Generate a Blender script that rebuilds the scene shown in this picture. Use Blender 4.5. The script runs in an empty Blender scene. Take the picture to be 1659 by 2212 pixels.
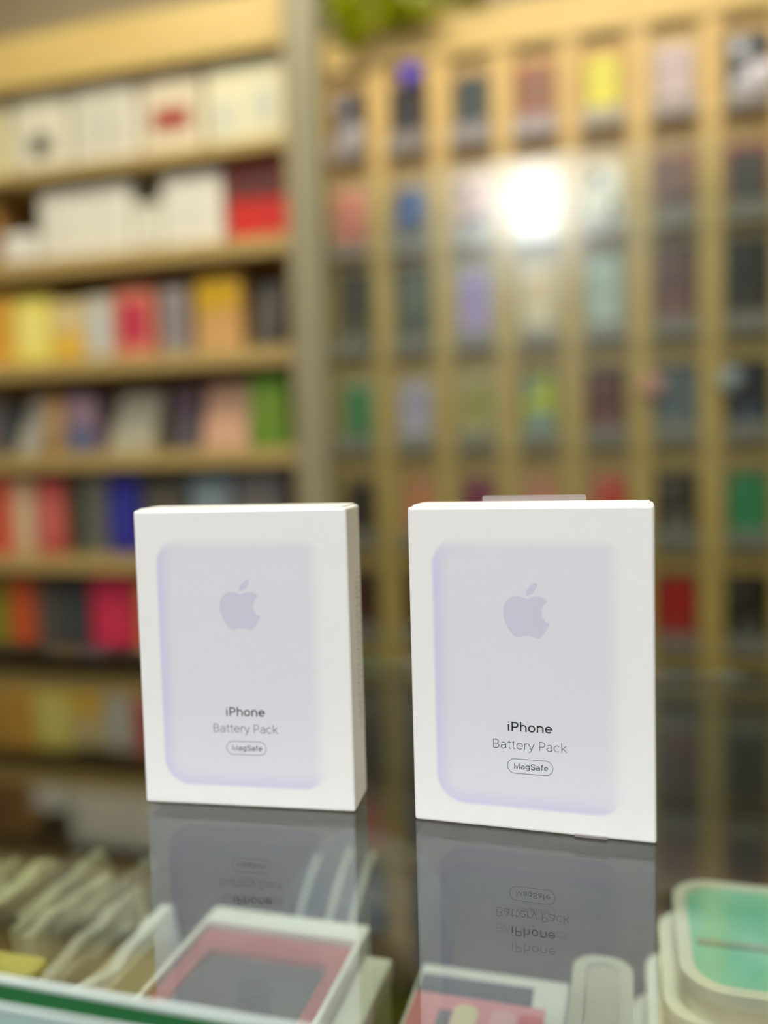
import bpy, bmesh, math, random
from mathutils import Vector, Matrix

# ------------------------------------------------------------------ camera
W, H = 1659, 2212
F, PITCH, ROLL, CAM_H = 1829.1, 0.06429, -0.0275, 0.1369
YAW = math.radians(16)
TOP = 1.0                                   # height of the counter glass
S = bpy.context.scene
COL = S.collection
CAM = Vector((0, 0, TOP + CAM_H))
_rz = Matrix.Rotation(YAW, 3, 'Z')
_r0, _u0 = Vector((1, 0, 0)), Vector((0, math.sin(PITCH), math.cos(PITCH)))
FWD = _rz @ Vector((0, math.cos(PITCH), -math.sin(PITCH)))
RIGHT = _rz @ (_r0 * math.cos(ROLL) + _u0 * math.sin(ROLL))
UP = _rz @ (_u0 * math.cos(ROLL) - _r0 * math.sin(ROLL))
cd = bpy.data.cameras.new('camera')
cam = bpy.data.objects.new('camera', cd)
COL.objects.link(cam)
m = Matrix((RIGHT, UP, -FWD)).transposed().to_4x4()
m.translation = CAM
cam.matrix_world = m
cd.sensor_fit = 'VERTICAL'
cd.sensor_height = 36
cd.lens = F / H * 36
cd.clip_start = 0.01
cd.dof.use_dof = True
cd.dof.focus_distance = 0.310
cd.dof.aperture_fstop = cd.lens / 12.5
S.camera = cam
S.view_settings.view_transform = 'Standard'
S.view_settings.look = 'None'
S.view_settings.gamma = 1
S.view_settings.exposure = 0.38
world = bpy.data.worlds.new('world')
S.world = world
world.use_nodes = True
world.node_tree.nodes['Background'].inputs[0].default_value = (0.9, 0.85, 0.75, 1)
world.node_tree.nodes['Background'].inputs[1].default_value = 0.25
LAMP_FRONT, LAMP_WALL, LAMP_COUNTER_FILL = 362.0, 47.0, 38.0   # radiance of the ceiling lamps


def ray(px, py):
    return FWD + RIGHT * ((px - W / 2) / F) - UP * ((py - H / 2) / F)


def at_y(px, py, y):
    d = ray(px, py)
    return CAM + d * (y / d.y)


def at_z(px, py, z):
    d = ray(px, py)
    return CAM + d * ((z - CAM.z) / d.z)


# --------------------------------------------------------------- materials
def lin(c):
    if isinstance(c, str):
        c = tuple(int(c[i:i + 2], 16) for i in (1, 3, 5))
    o = []
    for v in c[:3]:
        v = v / 255
        o.append(v / 12.92 if v <= 0.04045 else ((v + 0.055) / 1.055) ** 2.4)
    return tuple(o)


_mats = {}


def mat(hexc, rough=0.5, var=0.08, scale=60, metal=0, emit=0, coat=0):
    """Plain procedural material: colour with a little noise variation."""
    key = (hexc, rough, var, scale, metal, emit, coat)
    if key in _mats:
        return _mats[key]
    M = bpy.data.materials.new('paint_' + str(hexc).strip('#'))
    M.use_nodes = True
    nt = M.node_tree
    b = nt.nodes['Principled BSDF']
    tc = nt.nodes.new('ShaderNodeTexCoord')
    nz = nt.nodes.new('ShaderNodeTexNoise')
    nz.inputs['Scale'].default_value = scale
    nt.links.new(tc.outputs['Object'], nz.inputs['Vector'])
    mx = nt.nodes.new('ShaderNodeMix')
    mx.data_type = 'RGBA'
    c = lin(hexc)
    mx.inputs[6].default_value = tuple(v * (1 - var) for v in c) + (1,)
    mx.inputs[7].default_value = tuple(min(1, v * (1 + var)) for v in c) + (1,)
    nt.links.new(nz.outputs['Fac'], mx.inputs[0])
    nt.links.new(mx.outputs[2], b.inputs['Base Color'])
    b.inputs['Roughness'].default_value = rough
    b.inputs['Metallic'].default_value = metal
    b.inputs['Coat Weight'].default_value = coat
    if emit:
        b.inputs['Emission Color'].default_value = c + (1,)
        b.inputs['Emission Strength'].default_value = emit
    _mats[key] = M
    return M


def wood(name, c1, c2, rough=0.45, axis='X'):
    M = bpy.data.materials.new(name)
    M.use_nodes = True
    nt = M.node_tree
    b = nt.nodes['Principled BSDF']
    tc = nt.nodes.new('ShaderNodeTexCoord')
    mp = nt.nodes.new('ShaderNodeMapping')
    mp.inputs['Scale'].default_value = (1, 14, 14) if axis == 'X' else (14, 14, 1)
    nz = nt.nodes.new('ShaderNodeTexNoise')
    nz.inputs['Scale'].default_value = 5
    nz.inputs['Detail'].default_value = 5
    nt.links.new(tc.outputs['Object'], mp.inputs[0])
    nt.links.new(mp.outputs[0], nz.inputs[0])
    rp = nt.nodes.new('ShaderNodeValToRGB')
    rp.color_ramp.elements[0].position = 0.3
    rp.color_ramp.elements[1].position = 0.7
    rp.color_ramp.elements[0].color = lin(c1) + (1,)
    rp.color_ramp.elements[1].color = lin(c2) + (1,)
    nt.links.new(nz.outputs['Fac'], rp.inputs[0])
    nt.links.new(rp.outputs[0], b.inputs['Base Color'])
    b.inputs['Roughness'].default_value = rough
    return M


def thin_glass(name, tint, rough=0.0, ior=1.5, haze=0.0, haze_rough=0.3, body=None, body_w=0.0):
    """Clear sheet: light passes straight through, Fresnel share is mirrored."""
    M = bpy.data.materials.new(name)
    M.use_nodes = True
    nt = M.node_tree
    nt.nodes.remove(nt.nodes['Principled BSDF'])
    out = nt.nodes['Material Output']
    geo = nt.nodes.new('ShaderNodeNewGeometry')
    mr = nt.nodes.new('ShaderNodeMapRange')         # same Fresnel on both faces of the sheet
    mr.inputs[3].default_value = ior
    mr.inputs[4].default_value = 1 / ior
    nt.links.new(geo.outputs['Backfacing'], mr.inputs[0])
    fr = nt.nodes.new('ShaderNodeFresnel')
    nt.links.new(mr.outputs[0], fr.inputs['IOR'])
    tr = nt.nodes.new('ShaderNodeBsdfTransparent')
    tr.inputs[0].default_value = lin(tint) + (1,)
    base = tr.outputs[0]
    if body_w:
        df = nt.nodes.new('ShaderNodeBsdfDiffuse')
        df.inputs[0].default_value = lin(body) + (1,)
        m0 = nt.nodes.new('ShaderNodeMixShader')
        m0.inputs[0].default_value = body_w
        nt.links.new(base, m0.inputs[1])
        nt.links.new(df.outputs[0], m0.inputs[2])
        base = m0.outputs[0]
    gl = nt.nodes.new('ShaderNodeBsdfGlossy')
    gl.inputs['Roughness'].default_value = rough
    mx = nt.nodes.new('ShaderNodeMixShader')
    nt.links.new(fr.outputs[0], mx.inputs[0])
    nt.links.new(base, mx.inputs[1])
    nt.links.new(gl.outputs[0], mx.inputs[2])
    res = mx.outputs[0]
    if haze:
        g2 = nt.nodes.new('ShaderNodeBsdfGlossy')
        g2.inputs['Roughness'].default_value = haze_rough
        m2 = nt.nodes.new('ShaderNodeMixShader')
        m2.inputs[0].default_value = haze
        nt.links.new(res, m2.inputs[1])
        nt.links.new(g2.outputs[0], m2.inputs[2])
        res = m2.outputs[0]
    nt.links.new(res, out.inputs[0])
    return M


class N:
    """tiny arithmetic helper for shader nodes"""
    def __init__(s, nt, sock):
        s.nt, s.s = nt, sock

    def op(s, o, a=None, b=None):
        n = s.nt.nodes.new('ShaderNodeMath')
        n.operation = o
        s.nt.links.new(s.s, n.inputs[0])
        for i, v in ((1, a), (2, b)):
            if v is None:
                continue
            if isinstance(v, N):
                s.nt.links.new(v.s, n.inputs[i])
            else:
                n.inputs[i].default_value = v
        return N(s.nt, n.outputs[0])

    def smooth(s, lo, hi, a=0.0, b=1.0):
        n = s.nt.nodes.new('ShaderNodeMapRange')
        n.interpolation_type = 'SMOOTHSTEP'
        s.nt.links.new(s.s, n.inputs[0])
        for i, v in enumerate((lo, hi, a, b)):
            n.inputs[i + 1].default_value = v
        return N(s.nt, n.outputs[0])


def box_front_material(white, inner, band):
    """White coated card printed with a soft lavender rounded pack."""
    M = bpy.data.materials.new('box_front_print')
    M.use_nodes = True
    nt = M.node_tree
    b = nt.nodes['Principled BSDF']
    tc = nt.nodes.new('ShaderNodeTexCoord')
    sp = nt.nodes.new('ShaderNodeSeparateXYZ')
    nt.links.new(tc.outputs['Object'], sp.inputs[0])
    x = N(nt, sp.outputs['X']).op('MULTIPLY', 1000)
    z = N(nt, sp.outputs['Z']).op('MULTIPLY', 1000)
    cx, cz, hx, hz, r = 43.3, 58.0, 34.5, 50.0, 11.0
    qx = x.op('SUBTRACT', cx).op('ABSOLUTE').op('SUBTRACT', hx - r)
    qz = z.op('SUBTRACT', cz).op('ABSOLUTE').op('SUBTRACT', hz - r)
    ox, oz = qx.op('MAXIMUM', 0.0), qz.op('MAXIMUM', 0.0)
    ln = ox.op('MULTIPLY', ox).op('ADD', oz.op('MULTIPLY', oz)).op('SQRT')
    d = ln.op('ADD', qx.op('MAXIMUM', qz).op('MINIMUM', 0.0)).op('SUBTRACT', r)
    inside = d.smooth(-1.3, 0.6, 1, 0)
    # gradients measured from the shape's own edge
    edge = d.op('MULTIPLY', -1)
    near = edge.smooth(0.0, 7.6, 1, 0)
    leftish = x.smooth(8, 34, 1, 0)
    lowish = z.smooth(8, 34, 1, 0)
    side_l = leftish.op('MULTIPLY', z.smooth(96, 108, 1, 0.15))
    side_b = lowish.op('MULTIPLY', x.smooth(64, 79, 1, 0.25))
    bandf = near.op('MULTIPLY', side_l.op('MAXIMUM', side_b))
    fade = x.smooth(69, 78, 1, 0).op('MULTIPLY', z.smooth(102, 108, 1, 0))
    alpha = inside.op('MULTIPLY', fade.op('MAXIMUM', bandf))
    m1 = nt.nodes.new('ShaderNodeMix')
    m1.data_type = 'RGBA'
    m1.inputs[6].default_value = lin(inner) + (1,)
    m1.inputs[7].default_value = lin(band) + (1,)
    nt.links.new(bandf.s, m1.inputs[0])
    m2 = nt.nodes.new('ShaderNodeMix')
    m2.data_type = 'RGBA'
    m2.inputs[6].default_value = lin(white) + (1,)
    nt.links.new(m1.outputs[2], m2.inputs[7])
    nt.links.new(alpha.s, m2.inputs[0])
    nt.links.new(m2.outputs[2], b.inputs['Base Color'])
    b.inputs['Roughness'].default_value = 0.42
    nz = nt.nodes.new('ShaderNodeTexNoise')
    nz.inputs['Scale'].default_value = 45
    nt.links.new(tc.outputs['Object'], nz.inputs[0])
    bp = nt.nodes.new('ShaderNodeBump')
    bp.inputs['Strength'].default_value = 0.05
    bp.inputs['Distance'].default_value = 0.004
    nt.links.new(nz.outputs['Fac'], bp.inputs['Height'])
    nt.links.new(bp.outputs[0], b.inputs['Normal'])
    return M


TAN = wood('tan_wood', '#c4aa66', '#cfb674')
TANV = wood('tan_wood_upright', '#c2a05a', '#ccad68', axis='Z')
TANR = wood('tan_wood_rack', '#c8a960', '#d2b56e')
SHADED_SHELFW = wood('shaded_shelf_wood', '#ae965a', '#baa266')  # tan wood darkened to paint in the shade on shelf front edges
DARKW = wood('dark_brown_wood', '#2f2416', '#3d2f1d')
BACKW = wood('shelf_back_wood', '#93733e', '#9e7f4a')
COUNTER_GLASS = thin_glass('counter_glass', '#f1f6f3', ior=1.85)
DOOR_GLASS = thin_glass('door_glass', '#f2f6f2', rough=0.185, ior=1.33, haze=0.018, haze_rough=0.29)
TRAY = thin_glass('tray_acrylic', '#f0eeee', rough=0.2, body='#b9b2aa', body_w=0.42)
CLEAR = thin_glass('clear_plastic', '#f4f4f4', rough=0.12, body='#d9d9d9', body_w=0.05)
TABCLEAR = thin_glass('clear_tab', '#e9e4e4', rough=0.12, body='#e6e0e0', body_w=0.22)


# ------------------------------------------------------------ mesh helpers
def box(bm, x0, x1, y0, y1, z0, z1, bev=0, seg=2):
    vs = [bm.verts.new((x, y, z)) for z in (z0, z1) for y in (y0, y1) for x in (x0, x1)]
    fs = []
    for f in ((0, 2, 3, 1), (4, 5, 7, 6), (0, 1, 5, 4), (2, 6, 7, 3), (0, 4, 6, 2), (1, 3, 7, 5)):
        fs.append(bm.faces.new([vs[i] for i in f]))
    if bev:
        es = list({e for f in fs for e in f.edges})
        bmesh.ops.bevel(bm, geom=es, offset=bev, segments=seg, affect='EDGES', profile=0.5)


def rrect(w, h, r, n=5, cx=0, cy=0):
    pts = []
    for qx, qy, a0 in ((1, 1, 0), (-1, 1, 90), (-1, -1, 180), (1, -1, 270)):
        for i in range(n + 1):
            a = math.radians(a0 + 90 * i / n)
            pts.append((cx + qx * (w / 2 - r) + r * math.cos(a), cy + qy * (h / 2 - r) + r * math.sin(a)))
    return pts


def prism(bm, pts, d0, d1, plane='XZ', hole=None):
    """Extrude an outline. plane XZ: outline is (x, z), depth along y; XY: depth along z."""
    def P(p, d):
        return (p[0], d, p[1]) if plane == 'XZ' else (p[0], p[1], d)
    n = len(pts)
    a = [bm.verts.new(P(p, d0)) for p in pts]
    b = [bm.verts.new(P(p, d1)) for p in pts]
    for i in range(n):
        bm.faces.new((a[i], a[(i + 1) % n], b[(i + 1) % n], b[i]))
    if hole:
        ha = [bm.verts.new(P(p, d0)) for p in hole]
        hb = [bm.verts.new(P(p, d1)) for p in hole]
        for i in range(n):
            j = (i + 1) % n
            bm.faces.new((ha[j], ha[i], hb[i], hb[j]))
            bm.faces.new((a[j], a[i], ha[i], ha[j]))
            bm.faces.new((b[i], b[j], hb[j], hb[i]))
    else:
        bm.faces.new(a[::-1])
        bm.faces.new(b)


def tube(bm, pts, r, n=8):
    prev = None
    for i, p in enumerate(pts):
        p = Vector(p)
        t = (Vector(pts[min(i + 1, len(pts) - 1)]) - Vector(pts[max(i - 1, 0)])).normalized()
        u = t.cross(Vector((0.123, 0.4, 0.9))).normalized()
        v = t.cross(u)
        ring = [bm.verts.new(p + (u * math.cos(2 * math.pi * k / n) + v * math.sin(2 * math.pi * k / n)) * r) for k in range(n)]
        if prev:
            for k in range(n):
                bm.faces.new((prev[k], prev[(k + 1) % n], ring[(k + 1) % n], ring[k]))
        else:
            bm.faces.new(ring[::-1])
        prev = ring
    bm.faces.new(prev)


def obj(name, bm, material, parent=None, loc=(0, 0, 0), rz=0, smooth=False, fix=True):
    if fix:
        bmesh.ops.recalc_face_normals(bm, faces=bm.faces)
    me = bpy.data.meshes.new(name)
    bm.to_mesh(me)
    bm.free()
    if smooth:
        for p in me.polygons:
            p.use_smooth = True
    for M in (material if isinstance(material, (list, tuple)) else [material]):
        me.materials.append(M)
    o = bpy.data.objects.new(name, me)
    COL.objects.link(o)
    o.parent = parent
    o.location = loc
    o.rotation_euler = (0, 0, rz)
    return o


def part(name, material, parent, *boxes, bev=0, **k):
    bm = bmesh.new()
    for b in boxes:
        box(bm, *b, bev=bev)
    return obj(name, bm, material, parent, **k)


def thing(name, label, cat, loc=(0, 0, 0), rz=0, group=None):
    o = bpy.data.objects.new(name, None)
    o.empty_display_size = 0.02
    COL.objects.link(o)
    o.location = loc
    o.rotation_euler = (0, 0, rz)
    return tag(o, label, cat, group)


def tag(o, label, cat, group=None):
    o['label'] = label
    o['category'] = cat
    if group:
        o['group'] = group
    return o


def struct(o, label=None):
    o['kind'] = 'structure'
    if label:
        o['label'] = label
    return o


# ---------------------------------------------------------------- the room
X0, X1, Y0, Y1, CEIL = -2.3, 1.9, -3.1, 1.92, 2.66
WALLM = mat('#a69b80', 0.8, 0.03, 8)
SHOPW = mat('#6a645a', 0.8, 0.03, 8)
SIDEW = mat('#8f7a4e', 0.7, 0.03, 8)
struct(part('floor', mat('#5f564c', 0.4, 0.06, 12), None, (X0, X1, Y0, Y1, -0.1, 0)), 'grey-brown shop floor behind and under the counter')
struct(part('ceiling', mat('#bdb7aa', 0.9, 0.02, 6), None, (X0, X1, Y0, Y1, CEIL, CEIL + 0.1)), 'pale ceiling above the display shelves')
struct(part('wall_back', WALLM, None, (X0, X1, Y1, Y1 + 0.1, 0, CEIL)), 'taupe wall seen above the wooden shelving')
struct(part('wall_front', SHOPW, None, (X0, X1, Y0 - 0.1, Y0, 0, CEIL)), 'grey-brown wall on the customer side of the shop')
struct(part('wall_left', SIDEW, None, (X0 - 0.1, X0, Y0, Y1, 0, CEIL)), 'tan wall past the wooden shelves')
struct(part('wall_right', SIDEW, None, (X1, X1 + 0.1, Y0, Y1, 0, CEIL)), 'tan wall past the phone case rack')

# ceiling lamps
def lamp(x, y, wx, wy, power, label, colour='#fff5da', drop=0.04):
    t = thing('ceiling_lamp', label, 'lamp', (x, y, CEIL - drop))
    part('housing', mat('#f0f0ee', 0.5), t, (-wx / 2 - .02, wx / 2 + .02, -wy / 2 - .02, wy / 2 + .02, 0.012, drop), bev=0.003)
    part('diffuser', mat(colour, 0.5, 0.0, 5, emit=power), t, (-wx / 2, wx / 2, -wy / 2, wy / 2, 0, 0.0125))
    return t


lamp(-0.52, -2.02, 0.26, 0.26, LAMP_FRONT, 'square bright ceiling lamp over the customer side', '#f3f6fb')
lamp(0.05, 0.02, 0.60, 0.15, LAMP_COUNTER_FILL, 'added broad fill light panel straight over the glass counter', '#fbfaf6')  # unseen panel, added to brighten box tops and goods under the glass
lamp(-0.85, 0.95, 0.95, 0.07, LAMP_WALL, 'slim ceiling light bar over the wooden shelves')
lamp(0.25, 0.95, 0.95, 0.07, LAMP_WALL, 'slim ceiling light bar over the phone case rack')

# ----------------------------------------------------- left shelving unit
YF = 1.60                                   # front plane of the wall furniture
SX0, SX1 = -1.95, -0.629
unit = thing('shelving_unit', 'tan wooden wall shelving unit filled with boxed accessories', 'shelf', ((SX0 + SX1) / 2, YF, 0))
ux0, ux1 = SX0 - unit.location.x, SX1 - unit.location.x
part('back_panel', BACKW, unit, (ux0, ux1, 0.27, 0.30, 0, 2.06))
part('side_panel', TANV, unit, (ux0, ux0 + 0.03, 0, 0.27, 0, 2.06))
part('side_panel', TANV, unit, (ux1 - 0.012, ux1, 0, 0.27, 0, 2.06))
part('fascia', TAN, unit, (ux0 + 0.03, ux1 - 0.012, 0, 0.03, 1.955, 2.06))
part('top_board', TAN, unit, (ux0 + 0.03, ux1 - 0.012, 0.03, 0.27, 2.03, 2.06))
SHELF = [1.780, 1.588, 1.368, 1.165, 0.938, 0.705, 0.45]
for z in SHELF:
    part('shelf_board', SHADED_SHELFW, unit, (ux0 + 0.03, ux1 - 0.012, 0, 0.27, z - (0.024 if z > 1.7 else 0.036), z), bev=0.002)
part('plinth', TAN, unit, (ux0 + 0.03, ux1 - 0.012, 0.02, 0.05, 0, 0.25))

# upright post between shelves and rack
post = part('trim_1', mat('#8c876c', 0.45, 0.03, 10), None, (-0.627, -0.560, YF - 0.03, Y1, 0, CEIL), bev=0.003)
struct(post, 'grey-beige upright post between shelves and rack')

# ------------------------------------------------------- phone case rack
PITCHX, COL0, NC = 0.1197, -0.5118, 10       # first column centre
ROWZ = [1.712 - 0.188 * i for i in range(7)]
RX0, RX1 = -0.560, COL0 + PITCHX * (NC - 0.5)
RTOP = 1.955
rack = thing('case_rack', 'tan wooden rack of small cells with clear trays for phone cases', 'rack', (0, YF, 0))
part('back_panel', TANV, rack, (RX0, RX1, 0.022, 0.06, 0.0, RTOP))
part('fascia', TANR, rack, (RX0, RX1, 0.004, 0.022, 1.882, RTOP))
part('plinth', TAN, rack, (RX0, RX1, 0.0, 0.022, 0.0, 0.48))
for k in range(NC + 1):
    xc = COL0 + PITCHX * (k - 0.5)
    x0, x1 = max(xc - 0.021, RX0), min(xc + 0.021, RX1)
    part('upright', TANV, rack, (x0, x1, 0.008, 0.022, 0.48, 1.882), bev=0.0015)
tm = None
for r, z in enumerate(ROWZ):
    for k in range(NC):
        xc = COL0 + PITCHX * k
        if tm is None:
            bm = bmesh.new()
            box(bm, -0.0385, 0.0385, -0.012, -0.0095, 0, 0.034)
            box(bm, -0.0385, 0.0385, -0.0095, 0.0225, 0, 0.003)
            o = obj('tray', bm, TRAY, rack, (xc, 0, z))
            tm = o.data
        else:
            o = bpy.data.objects.new('tray', tm)
            COL.objects.link(o)
            o.parent = rack
            o.location = (xc, 0, z)
part('glass_door', DOOR_GLASS, rack, (RX0 + 0.005, RX1, -0.034, -0.029, 0.5, 1.665))
part('door_track', mat('#c9c2ae', 0.3, 0.02, metal=0.6), rack, (RX0 + 0.002, RX1, -0.040, 0.0, 0.48, 0.50))

# phone case packs: (row, column) -> main colour, second colour, card colour, description
ORD = ['first', 'second', 'third', 'fourth', 'fifth', 'sixth', 'seventh', 'eighth', 'ninth', 'tenth']
ROWN = ['top', 'second', 'third', 'fourth', 'fifth', 'sixth', 'seventh']
CELLS = {
    (0, 0): ('#221c20', '#9c98a0', '#6b5233', 'black'), (0, 1): ('#1d1916', '#26211d', '#6b5233', 'black'),
    (0, 2): ('#1d3128', '#22282a', '#8a6a3c', 'dark green'), (0, 3): ('#7a4f1e', '#8c4a28', '#a8643a', 'brown'),  # dark green case's card is painted the brown of its side shadow
    (0, 4): ('#c9c214', '#d0c81e', '#b98a3a', 'bright yellow'), (0, 5): ('#b39f9a', '#b9a9a8', '#c3ac86', 'pale mauve'),
    (0, 6): ('#2e302c', '#c8c8d0', '#55463a', 'charcoal'),
    (1, 0): ('#d9867a', '#cf6a60', '#dca98a', 'salmon'), (1, 1): ('#2d5ba8', '#222430', '#c4a46c', 'blue'),
    (1, 2): ('#d9a8a4', '#3b3d4c', '#e0d0c4', 'pink and navy'), (1, 3): ('#e6b8a4', '#e4a89c', '#e8d6b4', 'pale pink'),
    (1, 4): ('#e6e2da', '#2c3134', '#d9c08a', 'white and black'), (1, 5): ('#7d5340', '#4a3234', '#8a4a3c', 'brown and beige'),
    (1, 6): ('#4a443e', '#3a3434', '#9a3a34', 'dark grey'),
    (2, 0): ('#3a372c', '#5b5340', '#2a281e', 'black'), (2, 1): ('#5d6355', '#43483c', '#39402f', 'dark grey-green'),
    (2, 2): ('#9f82cf', '#b39ad6', '#d2d2ac', 'purple'), (2, 3): ('#e3bf8c', '#e8dcc4', '#cfcdb0', 'cream and orange'),
    (2, 4): ('#aab8b4', '#bcc8c4', '#7d8f82', 'pale grey-blue'), (2, 5): ('#5e3430', '#7a4a42', '#33302a', 'maroon'),
    (2, 6): ('#1d1a16', '#30281e', '#151310', 'black'),
    (3, 0): ('#4a8a55', '#3e7a4b', '#b8b89a', 'green'), (3, 1): ('#b3a8c8', '#c2b8d2', '#d6c3a6', 'lavender'),
    (3, 2): ('#a49a4c', '#b9ad74', '#d9c9a0', 'olive'), (3, 3): ('#c6cc2e', '#7d9ab0', '#55564a', 'lime yellow'),
    (3, 4): ('#5c2a26', '#7e4a42', '#3c2622', 'dark red'), (3, 5): ('#5b6670', '#6b7478', '#3b4048', 'slate blue'),
    (3, 6): ('#191716', '#3a4a60', '#120f0d', 'black'),
    (4, 0): ('#33271f', '#40332a', '#8f7440', 'dark brown'), (4, 1): ('#d98f6a', '#cc8462', '#b08a50', 'salmon orange'),
    (4, 2): ('#8e2f5c', '#8a3a5c', '#a88a58', 'magenta'), (4, 3): ('#d98a72', '#c8937a', '#c09a68', 'salmon pink'),
    (4, 4): ('#d8402e', '#d88a78', '#b08a60', 'red'), (4, 5): ('#3a3023', '#6d6660', '#4b3a22', 'dark brown'),
    (4, 6): ('#2f8a58', '#3d8f60', '#6d6a50', 'green'),
    (5, 0): ('#4b2a24', '#5c3a30', '#3c2a22', 'dark maroon'), (5, 1): ('#5a3826', '#5c4030', '#4a3424', 'brown-maroon'),
    (5, 2): ('#7a6a50', '#6c5a40', '#4a3c28', 'khaki'), (5, 3): ('#8a8078', '#7c746c', '#57493a', 'warm grey'),
    (5, 4): ('#a04038', '#b05048', '#5c3a2c', 'brick red'), (5, 5): ('#b8261e', '#a8342a', '#6a2a22', 'red'),
    (5, 6): ('#2f2619', '#55504a', '#3a2f1e', 'dark brown'),
    (6, 0): ('#2f6a42', '#3b6a48', '#6a5f40', 'deep green'), (6, 1): ('#b08a5c', '#a88a60', '#8a6f48', 'tan'),
    (6, 2): ('#6a4038', '#5c3a34', '#4a382a', 'rust'), (6, 3): ('#5a6068', '#4c5258', '#3a342a', 'steel grey'),
    (6, 4): ('#a89a50', '#988c48', '#5c5230', 'mustard'), (6, 5): ('#38404c', '#7a4a44', '#322e2a', 'navy'),
    (6, 6): ('#24302e', '#2c3a3a', '#26241e', 'dark teal'),
}
EXTRA = [('#8a3a34', '#a05048', 'rust red'), ('#3f5a70', '#52687a', 'denim blue'), ('#d2c8b8', '#c0b4a4', 'ivory'),
         ('#2c2a2a', '#46423e', 'black'), ('#6f8a5c', '#7f9a6c', 'sage'), ('#c8a23c', '#d0ac50', 'mustard yellow'), ('#7a5c86', '#8a6c94', 'plum')]
for r in range(7):
    a, b, d = EXTRA[r]
    CELLS[(r, 7)] = (a, b, '#8a6f48', d)
for (r, k), (c1, c2, cc, desc) in CELLS.items():
    rnd = random.Random(r * 31 + k)
    tall = {0: 0.135, 1: 0.135, 2: 0.163, 3: 0.140}.get(r, 0.138)
    w = 0.066 if k < 5 else 0.070
    t = thing('phone_case_pack', f'{desc} phone case, {ORD[k]} column from the post, {ROWN[r]} row of rack',
              'phone case', (COL0 + PITCHX * k + rnd.uniform(-.0022, .0022) * (1 if k < 5 else 0.2), YF + 0.012, ROWZ[r] + 0.003), 0, 'phone cases in the wooden rack')
    bm = bmesh.new()
    prism(bm, rrect(min(w + 0.006, 0.0765), tall, 0.004, 3, 0, tall / 2), 0.006, 0.008)
    obj('backing_card', bm, mat(cc, 0.5), t)
    ch = tall * 0.86
    bm = bmesh.new()
    prism(bm, rrect(0.074 if k > 4 and r in (2, 3) else w * 0.86, ch, 0.010, 4, 0, ch / 2 + 0.006), -0.004, 0.0065)
    obj('case', bm, mat(c1, 0.35), t)
    bm = bmesh.new()
    prism(bm, rrect(0.022, 0.024, 0.006, 3, -w * 0.2, ch - 0.014), -0.006, -0.003)
    obj('camera_frame', bm, mat(c2, 0.35), t)
    bm = bmesh.new()
    prism(bm, rrect(w * 0.62, ch * 0.36, 0.006, 3, 0, ch * 0.34), -0.0052, -0.003)
    obj('printed_panel', bm, mat(c2, 0.4), t)
    if (r, k) == (0, 1):
        t['label'] = 'black phone case with violet pom-pom charm in top row of rack'
    extra = {(0, 1): ('pom_pom', 0.010, 0.140, 0.021, '#4a34c8'), (3, 5): ('pop_grip', -0.040, 0.100, 0.020, '#d99a94'),
             (0, 6): ('pop_grip', 0.018, 0.050, 0.024, '#d0ccd8'), (3, 6): ('pop_grip', -0.030, 0.106, 0.020, '#a8b0bc'),
             (1, 3): ('glare_patch', 0.0, 0.055, 0.030, '#f2efe8'), (1, 4): ('glare_patch', -0.012, 0.045, 0.028, '#f2efe8'),
             (0, 0): ('pop_grip', 0.012, 0.045, 0.019, '#b4b0b4')}.get((r, k))
    if extra:
        nm, ex, ez, er, ec = extra
        bm = bmesh.new()
        if nm == 'glare_patch':
            prism(bm, rrect(er * 1.5, er * 2.2, 0.006, 3, ex, ez + 0.01), -0.010, -0.0055)  # white plate painting in the lamp glare on this cell
        else:
            bmesh.ops.create_uvsphere(bm, u_segments=16, v_segments=10, radius=er)
            bmesh.ops.scale(bm, vec=(1, 0.42, 1), verts=bm.verts)
            bmesh.ops.translate(bm, vec=(ex, -0.013, ez), verts=bm.verts)
        obj(nm, bm, mat(ec, 0.6), t, smooth=nm != 'glare_patch')

# leafy lime-green plant on the rack's top
rnd = random.Random(5)
pl = thing('trailing_plant', 'lime-green leafy artificial plant lying on top of the rack', 'plant', (-0.40, YF + 0.02, RTOP))
bm = bmesh.new()
tube(bm, [(-0.155 + 0.031 * i, 0.01 * math.sin(i), 0.010 + 0.006 * math.sin(i * 1.7)) for i in range(11)], 0.005)
obj('stem', bm, mat('#5a6a14', 0.6), pl)
for gi, (gc, cnt) in enumerate((('#d2d814', 150), ('#a8b408', 90))):
    bm = bmesh.new()
    for i in range(cnt):
        c = Vector((rnd.uniform(-0.13, 0.16), rnd.uniform(-0.05, 0.035), rnd.uniform(0.012, 0.15)))
        hang = c.y < -0.005 and c.x < 0.08
        L, wd = rnd.uniform(0.035, 0.055), rnd.uniform(0.016, 0.026)
        a, e = rnd.uniform(0, 6.28), rnd.uniform(-0.2, 0.9)
        u = Vector((math.cos(a) * math.cos(e), math.sin(a) * math.cos(e), math.sin(e)))
        v = u.cross(Vector((0.2, 0.3, 1))).normalized()
        n = u.cross(v) * 0.004
        c.z = rnd.uniform(-0.045, 0.06) * (0.10 - c.x) / 0.2 if hang else max(c.z, 0.012 + L * 0.3)
        if hang:
            c.y = -0.048
        p = [c - u * L / 2, c + v * wd / 2 + n, c + u * L / 2, c - v * wd / 2 + n, c - n]
        q = [bm.verts.new(x) for x in p]
        for tri in ((0, 1, 4), (1, 2, 4), (2, 3, 4), (3, 0, 4)):
            bm.faces.new([q[j] for j in tri])
    obj('foliage', bm, mat(gc, 0.5, 0.2, 40), pl, fix=False)


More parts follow.
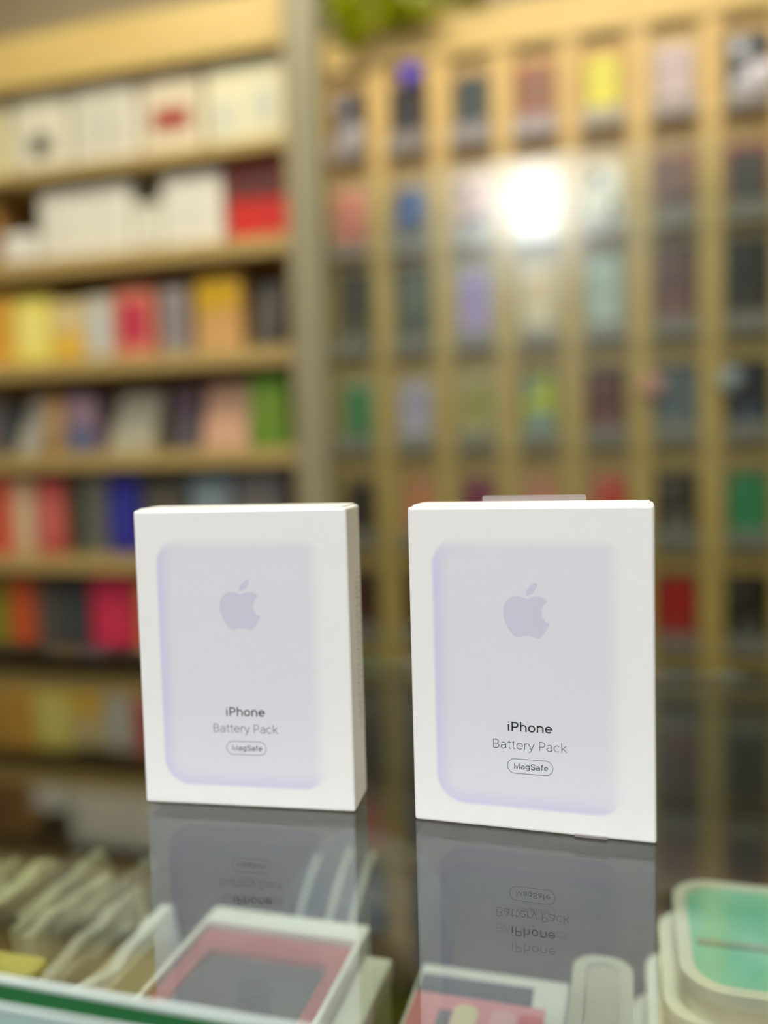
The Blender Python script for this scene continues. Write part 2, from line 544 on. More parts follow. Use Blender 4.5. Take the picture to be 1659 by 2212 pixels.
# ------------------------------------------------ boxed goods on the shelves
def goods(row, px0, px1, pytop, c1, c2, label, style='box', tilt=0, depth=0.09, cat='box', inset=0.03):
    z = SHELF[row]
    py = {0: 250, 1: 450, 2: 700, 3: 920, 4: 1110, 5: 1330}[row]
    y = YF + inset
    a, b = at_y(px0, py, y).x, at_y(px1, py, y).x
    top = at_y((px0 + px1) / 2, pytop, y).z
    h = max(0.05, min(top - z, 0.205 if row else 0.165))
    nxt = (SHELF[row - 1] - 0.036 if row else 1.955) - z - 0.006
    h = min(h, nxt)
    w = b - a - 0.002
    t = thing('accessory_box' if cat == 'box' else 'accessory_pack', label, cat, ((a + b) / 2, y, z), 0, 'goods on the wooden shelves')
    lean = tilt * h
    bm = bmesh.new()
    box(bm, -w / 2, w / 2, 0, depth, 0, h, bev=min(0.003, w * 0.1))
    for v in bm.verts:
        v.co.x += lean * (v.co.z / h - 0.5)
        if style == 'pouch':
            v.co.y += depth * 0.42 * (v.co.z / h) * (-1 if v.co.y > depth / 2 else 1)
    obj('body', bm, mat(c1, 0.45), t)
    bm = bmesh.new()
    if style == 'top':
        prism(bm, rrect(w * 0.94, h * 0.42, 0.004, 3, lean * .26, h * 0.76), -0.0015, 0.001)
    elif style == 'bottom':
        prism(bm, rrect(w * 0.94, h * 0.42, 0.004, 3, -lean * .24, h * 0.25), -0.0015, 0.001)
    elif style == 'dot':
        prism(bm, rrect(w * 0.36, w * 0.36, w * 0.17, 5, 0, h * 0.36), -0.0015, 0.001)
    elif style == 'label':
        prism(bm, rrect(w * 0.62, h * 0.27, 0.004, 3, 0, h * 0.45), -0.0015, 0.001)
    elif style == 'twin':
        for sx, dz in ((-0.24, 0.36), (0.24, 0.46)):
            prism(bm, rrect(w * 0.32, h * 0.42, 0.012, 4, sx * w, h * dz), -0.0015, 0.001)
    elif style == 'pouch':
        prism(bm, rrect(w * 0.6, h * 0.3, 0.006, 3, 0, h * 0.42), 0.001 + depth * 0.12, 0.004 + depth * 0.21)
    else:
        prism(bm, rrect(w * 0.72, h * 0.62, 0.005, 3, 0, h * 0.5), -0.0015, 0.001)
    if lean and style not in ('top', 'bottom'):
        for v in bm.verts:
            v.co.x += lean * (v.co.z / h - 0.5)
    obj('printed_label', bm, mat(c2, 0.45), t)
    return t


SH = ['top', 'second', 'third', 'fourth', 'fifth', 'sixth']
WT, WT2 = '#e9e7d8', '#d8d6c4'
G = [
    # top shelf: big pale packs
    (0, -130, 10, 150, '#e2dcae', '#cfc89a', 'cream box at the far end of the top shelf', 'box'),
    (0, 25, 145, 150, '#dcd9c4', '#24241f', 'pale box with round black speaker print on the top shelf', 'dot'),
    (0, 155, 295, 135, '#dddac8', '#cbc9bb', 'tall pale box without bright label on the top shelf', 'box'),
    (0, 305, 435, 130, '#d9cfb4', '#9c2c26', 'pale box with dark red label on the top shelf', 'label'),
    (0, 445, 615, 105, '#dedbb8', '#cbcdbd', 'wide cream box showing two earphones on the top shelf', 'twin'),
    # second shelf
    (1, -140, -5, 440, '#9a7238', '#7a5628', 'brown carton at the far end of the second shelf', 'box'),
    (1, 0, 70, 505, '#f2f2ea', '#e2e2d8', 'low white box beside the row of white boxes', 'box'),
    (1, 84, 178, 372, WT, '#e2e0d2', 'white box beside the low white box on the second shelf', 'box'),
    (1, 180, 282, 366, WT, '#e0deD0', 'white box in the middle of the second shelf row', 'box'),
    (1, 286, 346, 440, WT2, '#e0deD0', 'short white box between taller white boxes on the second shelf', 'box'),
    (1, 350, 478, 330, WT, '#dedcd0', 'tall white box beside the red box on the second shelf', 'box'),
    (1, 492, 625, 340, '#c8281e', '#5c2a26', 'bright red box with dark maroon top half on the second shelf', 'top'),
    # third shelf
    (2, -120, -45, 640, '#d2a850', '#c89a48', 'ochre pack at the far end of the third shelf', 'box'),
    (2, -42, 26, 640, '#e8b448', '#dca63c', 'orange-yellow pack on the third shelf', 'box'),
    (2, 30, 108, 640, '#f0e06a', '#f6ec86', 'bright yellow pack on the third shelf', 'box'),
    (2, 112, 182, 650, '#dcc890', '#e4b840', 'cream pack with golden lower label on the third shelf', 'bottom'),
    (2, 186, 240, 640, '#ccc8b4', '#c8ccc6', 'pale grey pack on the third shelf', 'box'),
    (2, 246, 332, 622, '#d88468', '#bf3450', 'orange-red pack with crimson label on the third shelf', 'box'),
    (2, 346, 404, 618, '#9c948c', '#8a8488', 'mauve-grey pack on the third shelf', 'box'),
    (2, 422, 522, 598, '#cda063', '#c8a01c', 'tan pack with golden top on the third shelf', 'top'),
    (2, 552, 612, 615, '#46443e', '#5c5a52', 'dark slate pack leaning at the post end of the third shelf', 'box'),
    # fourth shelf
    (3, -90, -8, 860, '#6d5f55', '#7a5a60', 'brown pouch at the far end of the fourth shelf', 'pouch'),
    (3, -4, 26, 870, '#3d4244', '#51585a', 'narrow dark slate box on the fourth shelf', 'box'),
    (3, 38, 84, 858, '#aaa698', '#b8b4a6', 'light grey pouch leaning on the fourth shelf', 'pouch'),
    (3, 96, 138, 858, '#a5814c', '#b59566', 'narrow tan pack on the fourth shelf', 'box'),
    (3, 142, 206, 855, '#8d7684', '#5c6688', 'mauve pack with blue label on the fourth shelf', 'bottom'),
    (3, 236, 330, 848, '#aba78f', '#9fa294', 'sage-grey pouch leaning on the fourth shelf', 'pouch'),
    (3, 372, 428, 838, '#4b3c48', '#5a5860', 'dark purple pack on the fourth shelf', 'bottom'),
    (3, 432, 532, 828, '#c59c80', '#d2a88a', 'peach pink pouch on the fourth shelf', 'pouch'),
    (3, 540, 622, 815, '#5c8a1e', '#6d8a2a', 'leaf-green pack at the post end of the fourth shelf', 'box'),
    # fifth shelf
    (4, -80, -12, 1040, '#c0603c', '#d07850', 'rust box at the far end of the fifth shelf', 'box'),
    (4, -8, 22, 1038, '#e0523a', '#d85c40', 'narrow orange-red box on the fifth shelf', 'box'),
    (4, 26, 74, 1040, '#cdb088', '#d8bd98', 'beige box on the fifth shelf', 'box'),
    (4, 78, 142, 1036, '#b54a48', '#cf6a60', 'pinkish red box on the fifth shelf', 'box'),
    (4, 148, 176, 1040, '#34432a', '#3f4c34', 'narrow dark green box on the fifth shelf', 'box'),
    (4, 180, 230, 1030, '#6d6c60', '#62645e', 'dull grey box on the fifth shelf', 'box'),
    (4, 234, 302, 1028, '#272c86', '#2e3498', 'royal blue box on the fifth shelf', 'box'),
    (4, 308, 404, 1035, '#4e4a40', '#5a564a', 'dark olive box on the fifth shelf', 'box'),
    (4, 412, 502, 1030, '#73848a', '#869498', 'pale steel-blue box on the fifth shelf', 'box'),
    (4, 508, 616, 1018, '#5d5a58', '#6a6663', 'charcoal grey box at the post end of the fifth shelf', 'box'),
    # sixth shelf
    (5, -80, -22, 1265, '#a87830', '#b88840', 'amber box at the far end of the sixth shelf', 'box'),
    (5, -18, 16, 1260, '#6f7a1c', '#7f8a24', 'narrow olive green box on the sixth shelf', 'box'),
    (5, 20, 76, 1255, '#b04a24', '#c0562c', 'orange box on the sixth shelf', 'box'),
    (5, 80, 132, 1262, '#4b443e', '#55504a', 'dark grey box on the sixth shelf', 'box'),
    (5, 136, 190, 1262, '#34383a', '#3c4648', 'blue-black box on the sixth shelf', 'box'),
    (5, 196, 296, 1250, '#b52446', '#c83050', 'crimson box on the sixth shelf', 'box'),
    (5, 300, 350, 1262, '#d0a030', '#c06a30', 'golden yellow box beside the crimson box', 'box'),
    (5, 356, 450, 1262, '#7a7468', '#8a8478', 'stone grey box on the sixth shelf', 'box'),
    (5, 456, 540, 1262, '#3f5a48', '#4c6a54', 'bottle-green box on the sixth shelf', 'box'),
    (5, 546, 612, 1262, '#8a5a40', '#9a6a4c', 'chestnut box at the post end of the sixth shelf', 'box'),
]
for row, a, b, tp, c1, c2, lab, st in G:
    tl = {'dark slate pack leaning at the post end of the third shelf': 0.12, 'light grey pouch leaning on the fourth shelf': 0.16,
          'sage-grey pouch leaning on the fourth shelf': 0.12}.get(lab, 0)
    goods(row, a, b, tp, c1, c2, lab, st, tl, cat='pouch' if st == 'pouch' else 'box')

# ------------------------------------------------------------ glass counter
CX0, CX1, CY0, CY1 = -0.95, 1.15, 0.183, 0.557
GT = 0.0030
ctr = thing('display_counter', 'glass-topped shop display counter with dark wooden inside', 'counter', (0.1, 0.37, 0))
dx, dy = 0.1, 0.37


def cp(name, M, x0, x1, y0, y1, z0, z1, bev=0):
    return part(name, M, ctr, (x0 - dx, x1 - dx, y0 - dy, y1 - dy, z0, z1), bev=bev)


GREEN_EDGE = mat('#1f6b3a', 0.15, 0.12, 30, coat=0.5)
bm = bmesh.new()
box(bm, CX0 - dx, CX1 - dx, CY0 - dy, CY1 - dy, TOP - GT, TOP)
gt = obj('glass_top', bm, [COUNTER_GLASS, GREEN_EDGE], ctr)
for p in gt.data.polygons:
    if abs(p.normal.x) > 0.5:
        p.material_index = 1
cp('polished_edge', mat('#dcebe8', 0.12, 0.02, 30, coat=0.6), CX0, CX1, CY0 - 0.0012, CY0 + 0.0002, TOP - 0.0016, TOP - 0.0001, 0.0004)
GT = 0.0076
cp('green_edge', GREEN_EDGE, CX0, CX1, CY0 - 0.0006, CY0 + 0.0015, TOP - GT, TOP - 0.0012)
cp('edge_seal', mat('#e6efec', 0.3, 0.02), CX0, CX1, CY0 - 0.0012, CY0 + 0.004, TOP - GT - 0.0012, TOP - GT, 0.0003)
cp('front_strip', mat('#9fbcb4', 0.12, 0.06, 30, coat=0.5), CX0, CX1, CY0 - 0.001, CY0 + 0.004, TOP - GT - 0.0085, TOP - GT - 0.0012)
cp('front_rail', mat('#e8ecec', 0.3, 0.02), CX0, CX1, CY0 - 0.003, CY0 + 0.012, TOP - GT - 0.028, TOP - GT - 0.0085, 0.001)
cp('front_pane', COUNTER_GLASS, CX0 + 0.01, CX1 - 0.01, CY0 + 0.002, CY0 + 0.008, 0.5, TOP - GT - 0.028)
cp('side_panel', DARKW, CX0, CX0 + 0.02, CY0 + 0.012, CY1, 0, TOP - 0.003)
cp('side_panel', DARKW, CX1 - 0.02, CX1, CY0 + 0.012, CY1, 0, TOP - 0.003)
cp('sliding_panel', DARKW, CX0 + 0.02, 0.12, CY1 - 0.022, CY1 - 0.012, 0.5, TOP - 0.003)
cp('sliding_panel', DARKW, 0.10, CX1 - 0.02, CY1 - 0.011, CY1 - 0.001, 0.5, TOP - 0.003)
DECK = 0.84
cp('inner_shelf', DARKW, CX0 + 0.02, CX1 - 0.02, CY0 + 0.012, CY1 - 0.022, DECK - 0.018, DECK)
cp('base_cabinet', wood('counter_base', '#8a6f42', '#9c8050'), CX0 + 0.02, CX1 - 0.02, CY0 + 0.012, CY1 - 0.022, 0, 0.5)


# --------------------------------------------- lettering (stroked outlines)
def arc(cx, cy, rx, ry, a0, a1, n=18):
    return [(cx + rx * math.cos(math.radians(a0 + (a1 - a0) * i / n)), cy + ry * math.sin(math.radians(a0 + (a1 - a0) * i / n))) for i in range(n + 1)]


def spline(p, n=6):
    o = []
    q = [p[0]] + p + [p[-1]]
    for i in range(1, len(q) - 2):
        for k in range(n):
            t = k / n
            o.append(tuple(0.5 * (2 * q[i][j] + (q[i + 1][j] - q[i - 1][j]) * t + (2 * q[i - 1][j] - 5 * q[i][j] + 4 * q[i + 1][j] - q[i + 2][j]) * t * t
                                  + (-q[i - 1][j] + 3 * q[i][j] - 3 * q[i + 1][j] + q[i + 2][j]) * t ** 3) for j in (0, 1)))
    return o + [p[-1]]


CAPH = 0.705


def glyph(c, s):
    h = s / 2
    xt, cb, ct = 0.52 - h, h - 0.005, CAPH - h
    bowl = lambda x, y0, y1, rx: [(0.11, y1), (x, y1)] + arc(x, (y0 + y1) / 2, rx, (y1 - y0) / 2, 90, -90)[1:-1] + [(x, y0), (0.11, y0)]
    arch = lambda x0, x1: arc((x0 + x1) / 2, 0.32, (x1 - x0) / 2, xt - 0.32, 180, 0) + [(x1, 0)]
    stem = lambda x, a, b: [(x, a), (x, b)]
    ring = lambda a0, a1: arc(0.287, 0.258, 0.237 - h * .6, 0.263 - h, a0, a1, 30)
    sl = lambda *q: [list(q)]
    T = {
        'i': ([stem(.125, 0, .515), [(.125, .628), (.125, .698)]], .25),
        'l': ([stem(.115, 0, .735)], .23),
        'P': ([stem(.11, 0, CAPH), bowl(.335, .30, ct, .185)], .60),
        'h': ([stem(.09, 0, .735), arch(.09, .475)], .565),
        'n': ([stem(.09, 0, .515), arch(.09, .475)], .565),
        'm': ([stem(.09, 0, .515), arch(.09, .43), arch(.43, .77)], .86),
        'u': ([[(.09, .515)] + arc(.28, .2, .19, .2 - cb, 180, 360), stem(.47, 0, .515)], .56),
        'o': ([ring(0, 360)], .575),
        'e': ([[(.06, .275), (.515, .275)] + ring(4, 318)[1:]], .565),
        'c': ([ring(48, 312)], .54),
        'B': ([stem(.11, 0, CAPH), bowl(.33, .372, ct, .165), bowl(.345, cb, .372, .185)], .62),
        'a': ([arc(.262, .335, .178, xt - .335, 155, 0) + [(.44, 0)], [(.44, .30), (.26, .288)] + arc(.235, .15, .175, .138, 85, 275)[0:] + spline([(.25, .012), (.34, .04), (.41, .1), (.44, .17)])[1:]], .53),
        't': ([[(.155, .655), (.155, .13)] + arc(.265, .13, .11, .125, 180, 275), [(.03, .505), (.305, .505)]], .33),
        'r': ([stem(.09, 0, .515), arc(.31, .29, .22, xt - .29, 180, 82)], .345),
        'y': ([[(.03, .515), (.25, .015)], [(.47, .515), (.245, -.03)] + spline([(.245, -.03), (.20, -.125), (.14, -.165), (.06, -.165)])[1:]], .50),
        'v': ([[(.03, .515), (.25, 0.01), (.47, .515)]], .50),
        'w': ([[(.03, .515), (.2, .01), (.37, .505), (.54, .01), (.71, .515)]], .74),
        'k': ([stem(.09, 0, .735), [(.43, .515), (.09, .19)], [(.20, .30), (.465, 0)]], .50),
        'M': ([[(.1, 0), (.1, ct), (.43, .02), (.76, ct), (.76, 0)]], .86),
        'g': ([arc(.27, .27, .215, .25 - h, 0, 360, 28), [(.485, .515), (.485, -.03)] + arc(.272, -.03, .213, .135, 0, -152)], .59),
        'p': ([arc(.30, .258, .215, .262 - h, 0, 360, 28), stem(.085, .515, -.18)], .58),
        'b': ([arc(.30, .258, .215, .262 - h, 0, 360, 28), stem(.085, .735, 0)], .58),
        'S': ([spline([(.535, .53), (.46, .655), (.305, ct + .002), (.15, .64), (.10, .52), (.16, .42), (.31, .365), (.47, .30), (.545, .185), (.47, .05), (.305, cb), (.13, .055), (.06, .185)])], .615),
        'C': ([arc(.37, .352, .30, .362 - h, 48, 312, 28)], .69),
        'f': ([[(.15, 0), (.15, .60)] + arc(.275, .60, .125, .13, 180, 85), [(.03, .505), (.30, .505)]], .335),
        '/': ([[(.03, -.05), (.30, .74)]], .33),
    }
    return T[c]


def ribbon(bm, pts, s, put):
    """flat stroke along a polyline"""
    cl = len(pts) > 3 and math.dist(pts[0], pts[-1]) < 1e-4
    n = len(pts) - (1 if cl else 0)
    Lr = []
    for i in range(n):
        p = pts[i]
        a = pts[(i - 1) % n] if cl or i else None
        b = pts[(i + 1) % n] if cl or i < n - 1 else None
        d1 = Vector((p[0] - a[0], p[1] - a[1])).normalized() if a else None
        d2 = Vector((b[0] - p[0], b[1] - p[1])).normalized() if b else None
        d1, d2 = d1 or d2, d2 or d1
        n1, n2 = Vector((-d1.y, d1.x)), Vector((-d2.y, d2.x))
        mm = (n1 + n2)
        mm = mm.normalized() if mm.length > 1e-6 else n1
        k = min(1.8, 1 / max(0.3, mm.dot(n1)))
        o = mm * (s / 2 * k)
        Lr.append((bm.verts.new(put(p[0] + o.x, p[1] + o.y)), bm.verts.new(put(p[0] - o.x, p[1] - o.y))))
    for i in range(n if cl else n - 1):
        a, b = Lr[i], Lr[(i + 1) % n]
        bm.faces.new((a[0], a[1], b[1], b[0]))


def text_width(txt, s, track):
    return sum((0.24 if c == ' ' else glyph(c, s)[1]) + track for c in txt)


def lettering(name, txt, cap, s, x0, x1, base, material, parent, put3):
    """txt set between x0 and x1 (mm) with cap height `cap`; s = stroke in em."""
    k = cap / CAPH
    first = 0.08
    raw = text_width(txt, s, 0) - first * 2
    track = ((x1 - x0) / k - raw) / (len(txt) - 1)
    bm = bmesh.new()
    cur = x0 / k - first
    for ch in txt:
        if ch == ' ':
            cur += 0.24 + track
            continue
        strokes, adv = glyph(ch, s)
        for st in strokes:
            ribbon(bm, st, s, lambda u, v, c=cur: put3((c + u) * k, base + v * k))
        cur += adv + track
    o = obj(name, bm, material, parent, fix=False)
    return o


LOGO_BODY = [(39.98, 86.17), (41.06, 86.03), (42.14, 85.63), (43.21, 85.3), (44.17, 85.36), (45.27, 85.82), (47.05, 86.21), (48.4, 86.14), (49.86, 85.47), (50.9, 84.42), (49.78, 83.43), (48.98, 81.85), (48.72, 80.4), (49.06, 78.68), (50.09, 77.22), (51.41, 76.5), (50.67, 74.71), (49.37, 72.71), (48.1, 71.38), (47.14, 71.12), (46.19, 71.24), (44.85, 71.7), (43.49, 71.89), (42.12, 71.69), (41.01, 71.22), (39.91, 71.12), (38.7, 71.74), (37.52, 73.07), (36.36, 74.94), (35.48, 76.94), (35.03, 79.21), (35.06, 81.47), (35.48, 83.2), (36.5, 84.66), (37.91, 85.72)]
LOGO_LEAF = [(47.23, 90.95), (47.26, 89.89), (46.59, 88.32), (45.46, 87.07), (44.21, 86.6), (43.26, 86.51), (43.38, 87.81), (44.05, 89.12), (45.31, 90.3), (46.42, 90.89)]


def smooth_poly(pts, corners, n=4):
    """closed Catmull-Rom through pts, sharp at the listed indices"""
    out, L = [], len(pts)
    idx = sorted(corners)
    for a, b in zip(idx, idx[1:] + [idx[0] + L]):
        seg = [pts[i % L] for i in range(a, b + 1)]
        out += spline(seg, n)[:-1]
    return out


BW, BH, BD = 0.0871, 0.119, 0.0223
BOX_WHITE = mat('#f1f1ef', 0.42, 0.01, 20)
BOX_FRONT = box_front_material('#f1f1ef', '#e0e3e9', '#d4d3eb')
LOGO_M = mat('#cfd1e0', 0.45, 0.01, 30)
INK = mat('#08080f', 0.5, 0.02, 30)
INK_SOFT = mat('#2c2c36', 0.5, 0.02, 30)
SIDE_INK = mat('#26261f', 0.5, 0.02, 30)


def retail_box(cam_x, cam_y, cam_yaw, label):
    p = _rz @ Vector((cam_x, cam_y, 0))
    rz = cam_yaw + YAW
    t = thing('retail_box', label, 'box', (p.x, p.y, TOP), rz)
    bm = bmesh.new()
    box(bm, 0, BW, 0, BD, 0, BH - 0.0006, bev=0.0011, seg=3)
    b = obj('carton', bm, [BOX_WHITE, BOX_FRONT], t)
    for f in b.data.polygons:
        if f.normal.y < -0.95:
            f.material_index = 1
    # tuck flap and glued rim on top
    bm = bmesh.new()
    prism(bm, rrect(BW - 0.003, BD - 0.003, 0.0012, 3, BW / 2, BD / 2), BH - 0.0009, BH, 'XY')
    obj('top_flap', bm, mat('#f4f3ef', 0.4, 0.01, 20), t)
    put = lambda x, z: (x / 1000, -0.00006, z / 1000)
    bm = bmesh.new()
    for pts, cr in ((LOGO_BODY, [9, 15]), (LOGO_LEAF, [0, 5])):
        q = smooth_poly(pts, cr)
        prism(bm, [(v[0] / 1000, v[1] / 1000) for v in q], -0.00005, 0.0003)
    bmesh.ops.recalc_face_normals(bm, faces=bm.faces[:])
    bmesh.ops.triangulate(bm, faces=bm.faces[:], ngon_method='EAR_CLIP')
    obj('apple_mark', bm, LOGO_M, t)['label'] = 'grey-lavender bitten apple mark'
    lettering('product_lettering', 'iPhone', 3.5, 0.098, 35.95, 51.5, 36.75, INK, t, put)
    lettering('subtitle_lettering', 'Battery Pack', 3.28, 0.049, 30.45, 56.6, 30.15, INK_SOFT, t, put)
    lettering('badge_lettering', 'MagSafe', 2.02, 0.088, 37.95, 50.0, 22.93, INK, t, put)
    bm = bmesh.new()
    pill = rrect(16.3, 5.35, 2.67, 10, 43.7, 23.92)
    ribbon(bm, pill + [pill[0]], 0.17, put)
    obj('badge_outline', bm, INK_SOFT, t, fix=False)
    return t


tl = retail_box(-0.0998, 0.33571, -0.18408, 'white retail box printed with lavender pack, small vertical lettering on its side')
sput = lambda off: (lambda u, v: (BW + 0.00006, (off - v) / 1000, u / 1000))
for i, (txt, off, u0, u1) in enumerate((('with MagSafe / Compatible avec', 12.6, 34, 88), ('MagSafe / Compatible con MagSafe', 15.6, 30, 92), ('Compatible com MagSafe', 18.6, 28, 90))):
    lettering('side_lettering', txt, 1.35, 0.11, u0, u1, 0.0, SIDE_INK, tl, sput(off))
tr = retail_box(0.00847, 0.31215, -0.30187, 'white retail box printed with lavender pack, clear plastic tab on top')
bm = bmesh.new()
prism(bm, rrect(0.039, 0.0075, 0.0008, 3, BW * 0.50, BH - 0.0016), BD + 0.0001, BD + 0.0005)
obj('hang_tab', bm, TABCLEAR, tr)['label'] = 'clear plastic hang tab'
part('seal_strip', TABCLEAR, tr, (BW * 0.68, BW * 0.81, -0.0009, 0.0002, 0.0002, 0.0011))

# --------------------------------------------------- goods under the glass
def stand(o):
    return o


# red-framed phone case box
t = thing('window_box', 'white box with red inner frame and dark screen under the glass', 'box', (-0.166, 0.3155, DECK))
zt = 0.905 - DECK
part('tray', mat('#eceae6', 0.4), t, (-0.042, 0.042, -0.082, 0.0715, 0, zt - 0.012), bev=0.002)
bm = bmesh.new()
prism(bm, rrect(0.084, 0.1535, 0.002, 3, 0, -0.00525), zt - 0.012, zt, 'XY', rrect(0.079, 0.136, 0.002, 3, 0, -0.0095))
obj('rim', bm, mat('#f0efec', 0.4), t)
bm = bmesh.new()
prism(bm, rrect(0.0785, 0.1355, 0.002, 3, 0, -0.0095), zt - 0.012, zt - 0.004, 'XY', rrect(0.062, 0.114, 0.004, 3, 0, -0.0145))
obj('red_frame', bm, mat('#f0606e', 0.35), t)
bm = bmesh.new()
prism(bm, rrect(0.0615, 0.1135, 0.004, 3, 0, -0.0145), zt - 0.012, zt - 0.007, 'XY')
obj('dark_screen', bm, mat('#444c5e', 0.25), t)
part('window', CLEAR, t, (-0.0393, 0.0393, -0.077, 0.058, zt - 0.002, zt - 0.001))

# blue pouch with pale bands, behind the red-framed box
t = thing('striped_pouch', 'dark blue rounded pouch with pale bands behind the red-framed box', 'pouch', (-0.146, 0.452, DECK))
bm = bmesh.new()
bmesh.ops.create_uvsphere(bm, u_segments=28, v_segments=16, radius=1)
bmesh.ops.scale(bm, vec=(0.050, 0.046, 0.058), verts=bm.verts)
bmesh.ops.translate(bm, vec=(0, 0, 0.022), verts=bm.verts)
for v in bm.verts:
    v.co.z = max(0, v.co.z)
obj('pouch_body', bm, mat('#3c4654', 0.5), t, smooth=True)
for ox in (-0.034, -0.014, -0.001):
    bm = bmesh.new()
    pts = []
    for i in range(17):
        a = math.radians(5 + 68 * i / 16)
        xx = ox + 0.010 * math.sin(a)
        rr = math.sqrt(max(0.05, 1 - (xx / 0.050) ** 2))
        pts.append((xx, -0.046 * rr * math.cos(a), 0.022 + 0.058 * rr * math.sin(a)))
    tube(bm, pts, 0.0019, 6)
    obj('band', bm, mat('#c9ccc4', 0.5), t)

# pale side pack right of the red box
t = thing('slim_pack', 'slim grey-white pack standing against the red-framed box', 'box', (-0.1165, 0.300, DECK))
part('body', mat('#b8b6a0', 0.45), t, (-0.0065, 0.0065, -0.08, 0.075, 0, 0.055), bev=0.002)
part('lid', mat('#cfcfc4', 0.45), t, (-0.007, 0.007, -0.081, 0.076, 0.047, 0.057), bev=0.0015)
# orange pack
t = thing('orange_pack', 'slim orange box next to the pink picture pack', 'box', (-0.1045, 0.285, DECK))
part('body', mat('#b3582c', 0.45), t, (-0.0045, 0.0045, -0.07, 0.06, 0, 0.042), bev=0.0015)
part('label_panel', mat('#c06a3a', 0.45), t, (-0.003, 0.003, -0.06, 0.05, 0.041, 0.0427))

# pink picture pack
t = thing('picture_pack', 'grey-framed pack with pink and cream picture under the glass', 'box', (-0.0635, 0.300, DECK))
zt = 0.885 - DECK
part('tray', mat('#cfcfcb', 0.4), t, (-0.0360, 0.0360, -0.09, 0.096, 0, zt), bev=0.002)
pic = part('picture', mat('#d4808e', 0.4, 0.1, 30), t, (-0.0335, 0.0265, -0.086, 0.072, zt - 0.0005, zt + 0.0006))
part('dark_band', mat('#39414e', 0.4), t, (-0.0335, 0.020, 0.072, 0.0855, zt - 0.0005, zt + 0.001))
for sx, c in ((-0.008, '#d8caa4'), (0.009, '#dca2a8'), (0.021, '#d0525c')):
    bm = bmesh.new()
    prism(bm, rrect(0.011, 0.07, 0.004, 4, sx, 0.030), zt + 0.0004, zt + 0.0018, 'XY')
    obj('picture_panel', bm, mat(c, 0.4), pic)
part('picture_panel', mat('#4a5058', 0.4), pic, (-0.020, -0.0145, 0.01, 0.06, zt + 0.0004, zt + 0.0016))

# rounded beige case and stacked white cases, teal case on top
def rounded_case(name, label, x, y, z, w, l, h, body_c, rim_c, fill_c=None, r=0.018, cat='case', group=None):
    t = thing(name, label, cat, (x, y, z), 0, group)
    bm = bmesh.new()
    prism(bm, rrect(w, l, r, 6), 0, h - 0.003, 'XY')
    obj('shell', bm, mat(body_c, 0.4), t)
    bm = bmesh.new()
    prism(bm, rrect(w + 0.002, l + 0.002, r, 6), h - 0.006, h, 'XY', rrect(w - 0.010, l - 0.010, r - 0.005, 6))
    obj('rim', bm, mat(rim_c, 0.3), t)
    bm = bmesh.new()
    prism(bm, rrect(w - 0.0105, l - 0.0105, r - 0.005, 6), h - 0.003, h - 0.0012, 'XY')
    obj('inlay', bm, mat(fill_c or body_c, 0.35), t)
    return t


rounded_case('rounded_case', 'slim rounded beige-grey plastic case beside the stack of white cases', -0.0120, 0.352, DECK, 0.0245, 0.080, 0.062, '#b4b2a0', '#b9b7a6', '#b0ae9a', r=0.011)
for i in range(3):
    rounded_case('stacked_case', ['white rounded plastic case, lowest in the stack under the teal case',
                                  'white rounded plastic case, middle of the stack under the teal case',
                                  'white rounded plastic case, directly under the teal case'][i],
                 0.0600 + 0.0065 * i, 0.395 + 0.008 * i, DECK + 0.018 * i, 0.116, 0.092, 0.018,
                 '#d6d5c6', '#ecece0', group='white cases stacked under the glass')
t = rounded_case('teal_case', 'teal-filled white rounded case on top of the white case stack', 0.083, 0.412, DECK + 0.054, 0.122, 0.096, 0.016, '#dcdccb', '#e2e4d6', '#7fd2b8', r=0.02)
part('divider', mat('#8fae9c', 0.4), t, (-0.0535, 0.0535, -0.012, -0.008, 0.0145, 0.0165))
t = thing('round_tin', 'small cream round tin in front of the slim beige case', 'tin', (0.010, 0.290, DECK))
bm = bmesh.new()
prism(bm, rrect(0.030, 0.030, 0.0148, 8), 0, 0.036, 'XY')
obj('body', bm, mat('#c4c3b2', 0.4), t)
bm = bmesh.new()
prism(bm, rrect(0.032, 0.032, 0.0158, 8), 0.028, 0.043, 'XY')
obj('lid', bm, mat('#e0dfcc', 0.4), t)

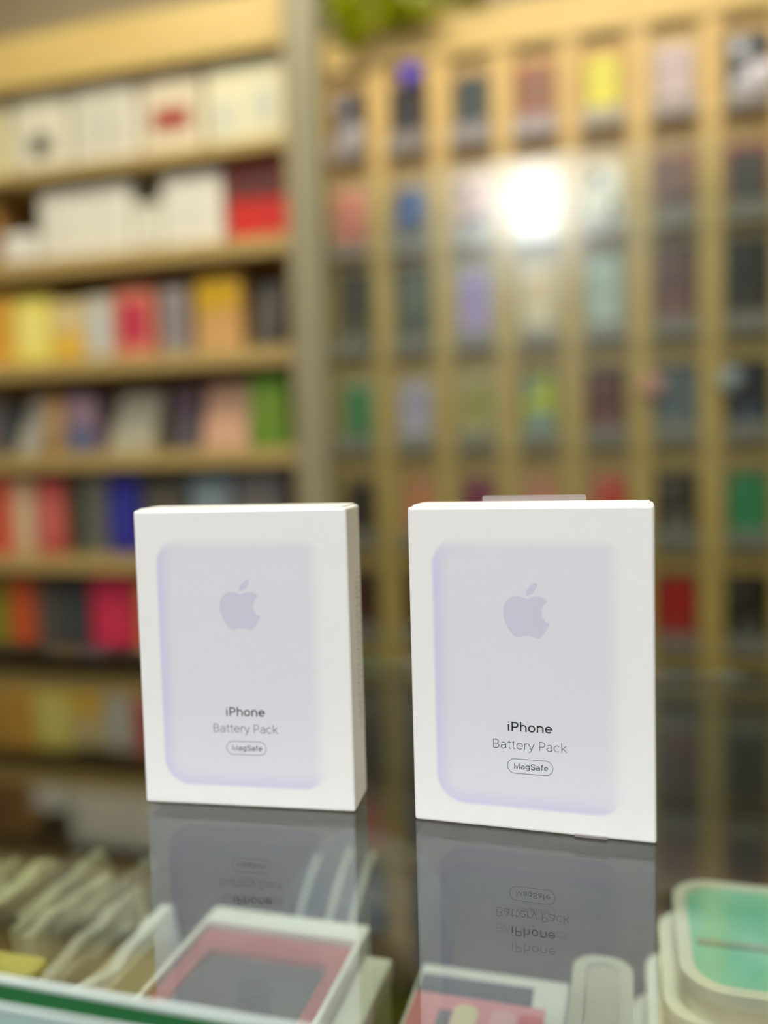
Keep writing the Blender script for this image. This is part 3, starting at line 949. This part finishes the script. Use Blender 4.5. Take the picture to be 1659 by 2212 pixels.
# bagged packs filed in a leaning row at the left
BAG = ['#a09d80', '#b4b08e', '#86846a', '#c6c29e', '#98957c', '#45423c', '#a6a48c', '#bcb9a2', '#77756a', '#b0aea2', '#8c8a80', '#e6e6e2']
bagl = ['olive', 'straw', 'dark olive', 'pale straw', 'drab', 'charcoal', 'stone', 'grey-beige', 'slate-grey', 'light grey', 'mid grey', 'white']
rnd = random.Random(3)
for i in range(12):
    x = -0.372 + 0.0136 * i
    hgt = 0.052 + 0.014 * rnd.random()
    shear = -0.014
    y0, y1 = (0.347, rnd.uniform(0.415, 0.435)) if i < 9 else (0.285, rnd.uniform(0.375, 0.392))
    L = y1 - y0
    t = thing('bagged_pack', f'{bagl[i]} bagged accessory pack in the leaning row under the glass', 'pack', (x, (y0 + y1) / 2, DECK), 0, 'bagged packs under the glass')
    bm = bmesh.new()
    nx, ny = 5, 16
    grid = {}
    for side in (0, 1):                       # crumpled film bag, fallen over against its neighbour
        for a in range(ny + 1):
            for b in range(nx + 1):
                yy, v = -L / 2 + L * a / ny, b / nx
                wr = 0.0007 * math.sin(yy * 130 + i * 1.7 + 2 * v) + 0.0005 * math.sin(yy * 260 + i * 3)
                th = 0.0044 if 0 < b < nx else 0.0034
                xx = (th if side else -th) + shear * v + wr * v
                zc = hgt * v + (0.003 * math.sin(yy * 55 + i * 2.1) * v - wr * v) if b else 0
                grid[side, a, b] = bm.verts.new((xx, yy + 0.004 * math.sin(i * 2 + 3 * v), max(0, zc)))
    for a in range(ny):
        for b in range(nx):
            bm.faces.new((grid[1, a, b], grid[1, a + 1, b], grid[1, a + 1, b + 1], grid[1, a, b + 1]))
            bm.faces.new((grid[0, a, b], grid[0, a, b + 1], grid[0, a + 1, b + 1], grid[0, a + 1, b]))
        bm.faces.new((grid[0, a, nx], grid[1, a, nx], grid[1, a + 1, nx], grid[0, a + 1, nx]))
        bm.faces.new((grid[0, a, 0], grid[0, a + 1, 0], grid[1, a + 1, 0], grid[1, a, 0]))
    for b in range(nx):
        bm.faces.new((grid[0, 0, b], grid[1, 0, b], grid[1, 0, b + 1], grid[0, 0, b + 1]))
        bm.faces.new((grid[0, ny, b], grid[0, ny, b + 1], grid[1, ny, b + 1], grid[1, ny, b]))
    obj('bag', bm, mat(BAG[i], 0.25, 0.3, 45), t)
    bm = bmesh.new()
    box(bm, 0.0048, 0.0058, -L * 0.30, L * 0.28, 0.60 * hgt, 0.92 * hgt)
    for v in bm.verts:
        v.co.x += shear * v.co.z / hgt
    obj('insert_card', bm, mat('#d8d4b8' if i % 3 else '#8c8a78', 0.4), t)
t = thing('yellow_pack', 'flat yellow pack lying in front of the bagged packs', 'pack', (-0.318, 0.285, DECK))
part('body', mat('#d0c66a', 0.4), t, (-0.054, 0.0475, -0.050, 0.050, 0, 0.060), bev=0.003)
part('label_panel', mat('#c6c094', 0.4), t, (-0.045, 0.039, -0.040, 0.025, 0.0595, 0.0607))
